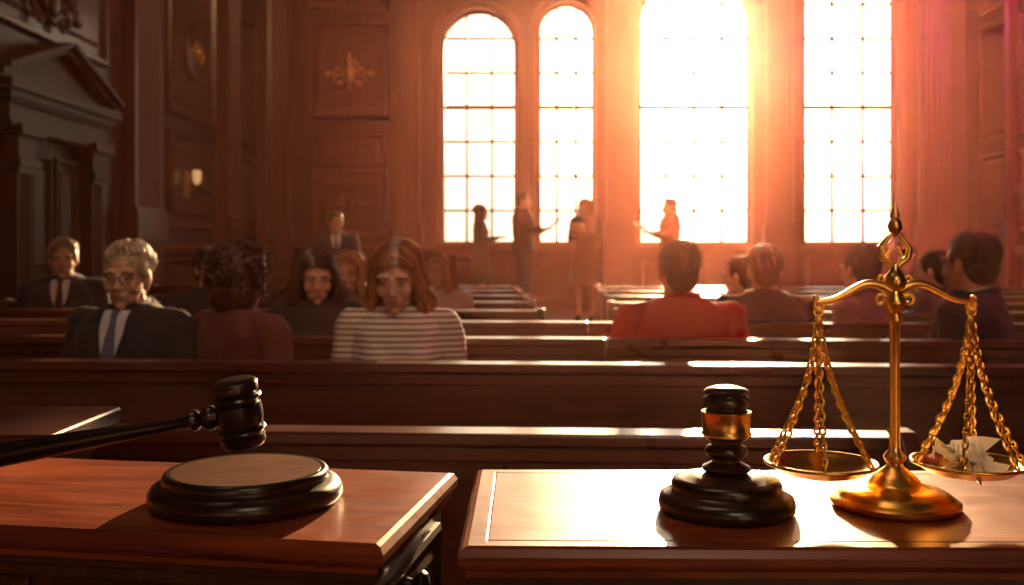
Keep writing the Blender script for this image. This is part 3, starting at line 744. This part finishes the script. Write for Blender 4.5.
person('standing_woman',-.44,13.9,D,yaw=pi/2,sex='f',sit=False,s=.9,top=(.08,.10,.05),hair='long',haircol=(.12,.05,.03),arms='hold',outfit='dress',vox=.016,seed=22)
person('standing_woman',.96,13.0,D,yaw=-.35,sex='f',sit=False,s=.92,top=(.025,.018,.022),hair='long',haircol=(.25,.12,.06),arms='hold',outfit='dress',vox=.016,seed=23,paper=True,tilt=.2)
person('standing_man',2.19,13.8,D,yaw=-pi/2+.2,sit=False,s=.95,top=(.16,.02,.03),hair='short',haircol=(.06,.025,.015),arms='hold',vox=.016,seed=24,paper=True)
person('standing_man',-2.0,11.3,0,yaw=.2,sit=False,s=.99,top=(.02,.03,.05),hair='short',arms='side',vox=.016,seed=25,tilt=.15)
# ------------------------------------------------------------------ light
sd=Vector((.205,1,.205)).normalized()
w=bpy.data.worlds.new('World'); C.scene.world=w; w.use_nodes=True; nt=w.node_tree
bg=nt.nodes['Background']
tc=nt.nodes.new('ShaderNodeTexCoord'); dot=nt.nodes.new('ShaderNodeVectorMath'); dot.operation='DOT_PRODUCT'; dot.inputs[1].default_value=sd
nrm=nt.nodes.new('ShaderNodeVectorMath'); nrm.operation='NORMALIZE'; nt.links.new(tc.outputs['Generated'],nrm.inputs[0]); nt.links.new(nrm.outputs[0],dot.inputs[0])
mx=nt.nodes.new('ShaderNodeMath'); mx.operation='MAXIMUM'; mx.inputs[1].default_value=0; nt.links.new(dot.outputs['Value'],mx.inputs[0])
pw=nt.nodes.new('ShaderNodeMath'); pw.operation='POWER'; pw.inputs[1].default_value=60; nt.links.new(mx.outputs[0],pw.inputs[0])
ma=nt.nodes.new('ShaderNodeMath'); ma.operation='MULTIPLY_ADD'; ma.inputs[1].default_value=12; ma.inputs[2].default_value=1.2; nt.links.new(pw.outputs[0],ma.inputs[0])
bg.inputs['Color'].default_value=(1,.80,.56,1); nt.links.new(ma.outputs[0],bg.inputs['Strength'])
L=bpy.data.lights.new('sun','SUN'); L.energy=24; L.color=(1,.62,.30); L.angle=math.radians(1.2)
o=bpy.data.objects.new('sun',L); C.scene.collection.objects.link(o); o.rotation_euler=sd.to_track_quat('Z','Y').to_euler(); o.location=(8,40,12)
def area(name,loc,tgt,size,e,col,spec=1):
    L=bpy.data.lights.new(name,'AREA'); L.energy=e; L.color=col; L.size=size; L.specular_factor=spec
    o=bpy.data.objects.new(name,L); C.scene.collection.objects.link(o); o.location=loc
    o.rotation_euler=(Vector(loc)-Vector(tgt)).to_track_quat('Z','Y').to_euler()
def spot(name,loc,tgt,e,col,ang,sz=.4,spec=1):
    L=bpy.data.lights.new(name,'SPOT'); L.energy=e; L.color=col; L.spot_size=math.radians(ang); L.spot_blend=.9; L.shadow_soft_size=sz; L.specular_factor=spec
    o=bpy.data.objects.new(name,L); C.scene.collection.objects.link(o); o.location=loc
    o.rotation_euler=(Vector(loc)-Vector(tgt)).to_track_quat('Z','Y').to_euler()
area('fill_area',(-1,1.5,6.5),(-1,5,1),2.5,40,(1,.58,.38))  # added warm fill over the front left, no visible fixture
area('fill_area',(0,9,6.6),(-2.4,14,2.5),2.5,150,(1,.56,.28))  # added orange fill to lift the back left wall
spot('fill_spot',(5.2,8.0,6.3),(6.9,16,3.2),3000,(1,.04,.30),54,.5,.1)  # added magenta light on the right wall, stands in for lens flare
spot('fill_spot',(5.5,5.0,6.3),(2.7,4.6,0.9),560,(1,.07,.20),58,.5,.0)  # added pink light over the right pews, same flare tint
area('fill_area',(.6,-1.6,3.2),(.3,1.3,1.0),1.2,15,(1,.7,.45))  # added soft fill behind the camera, gives the brass something to reflect
spot('fill_spot',(.8,.6,4.6),(-1.0,3.8,1.1),135,(1,.66,.42),38)  # added fill aimed at the faces of the left sitters
m=bpy.data.materials.new('bloom_haze'); m.use_nodes=True; nt=m.node_tree; nt.nodes.clear()  # added haze volume, its reddish scatter stands in for sun bloom and flare
out=nt.nodes.new('ShaderNodeOutputMaterial'); vsn=nt.nodes.new('ShaderNodeVolumeScatter'); vsn.inputs['Color'].default_value=(1,.34,.25,1); vsn.inputs['Density'].default_value=.0019; vsn.inputs['Anisotropy'].default_value=.89
nt.links.new(vsn.outputs[0],out.inputs['Volume'])
g=G(); g.box((XL+.01,YF+.01,.01),(XR-.01,YB+.3,ZC-.01),m); g.obj('bloom_haze',smooth=False)
# ------------------------------------------------------------------ camera
cd=bpy.data.cameras.new('camera'); cd.lens=35; cd.sensor_width=36; cd.shift_y=-42.5/1024; cd.clip_start=.05
cd.dof.use_dof=True; cd.dof.focus_distance=1.25; cd.dof.aperture_fstop=6
cam=bpy.data.objects.new('camera',cd); C.scene.collection.objects.link(cam); cam.location=(0,0,1.3); cam.rotation_euler=(pi/2,0,0)
C.scene.camera=cam
C.scene.view_settings.view_transform='Standard'
C.scene.view_settings.look='None'
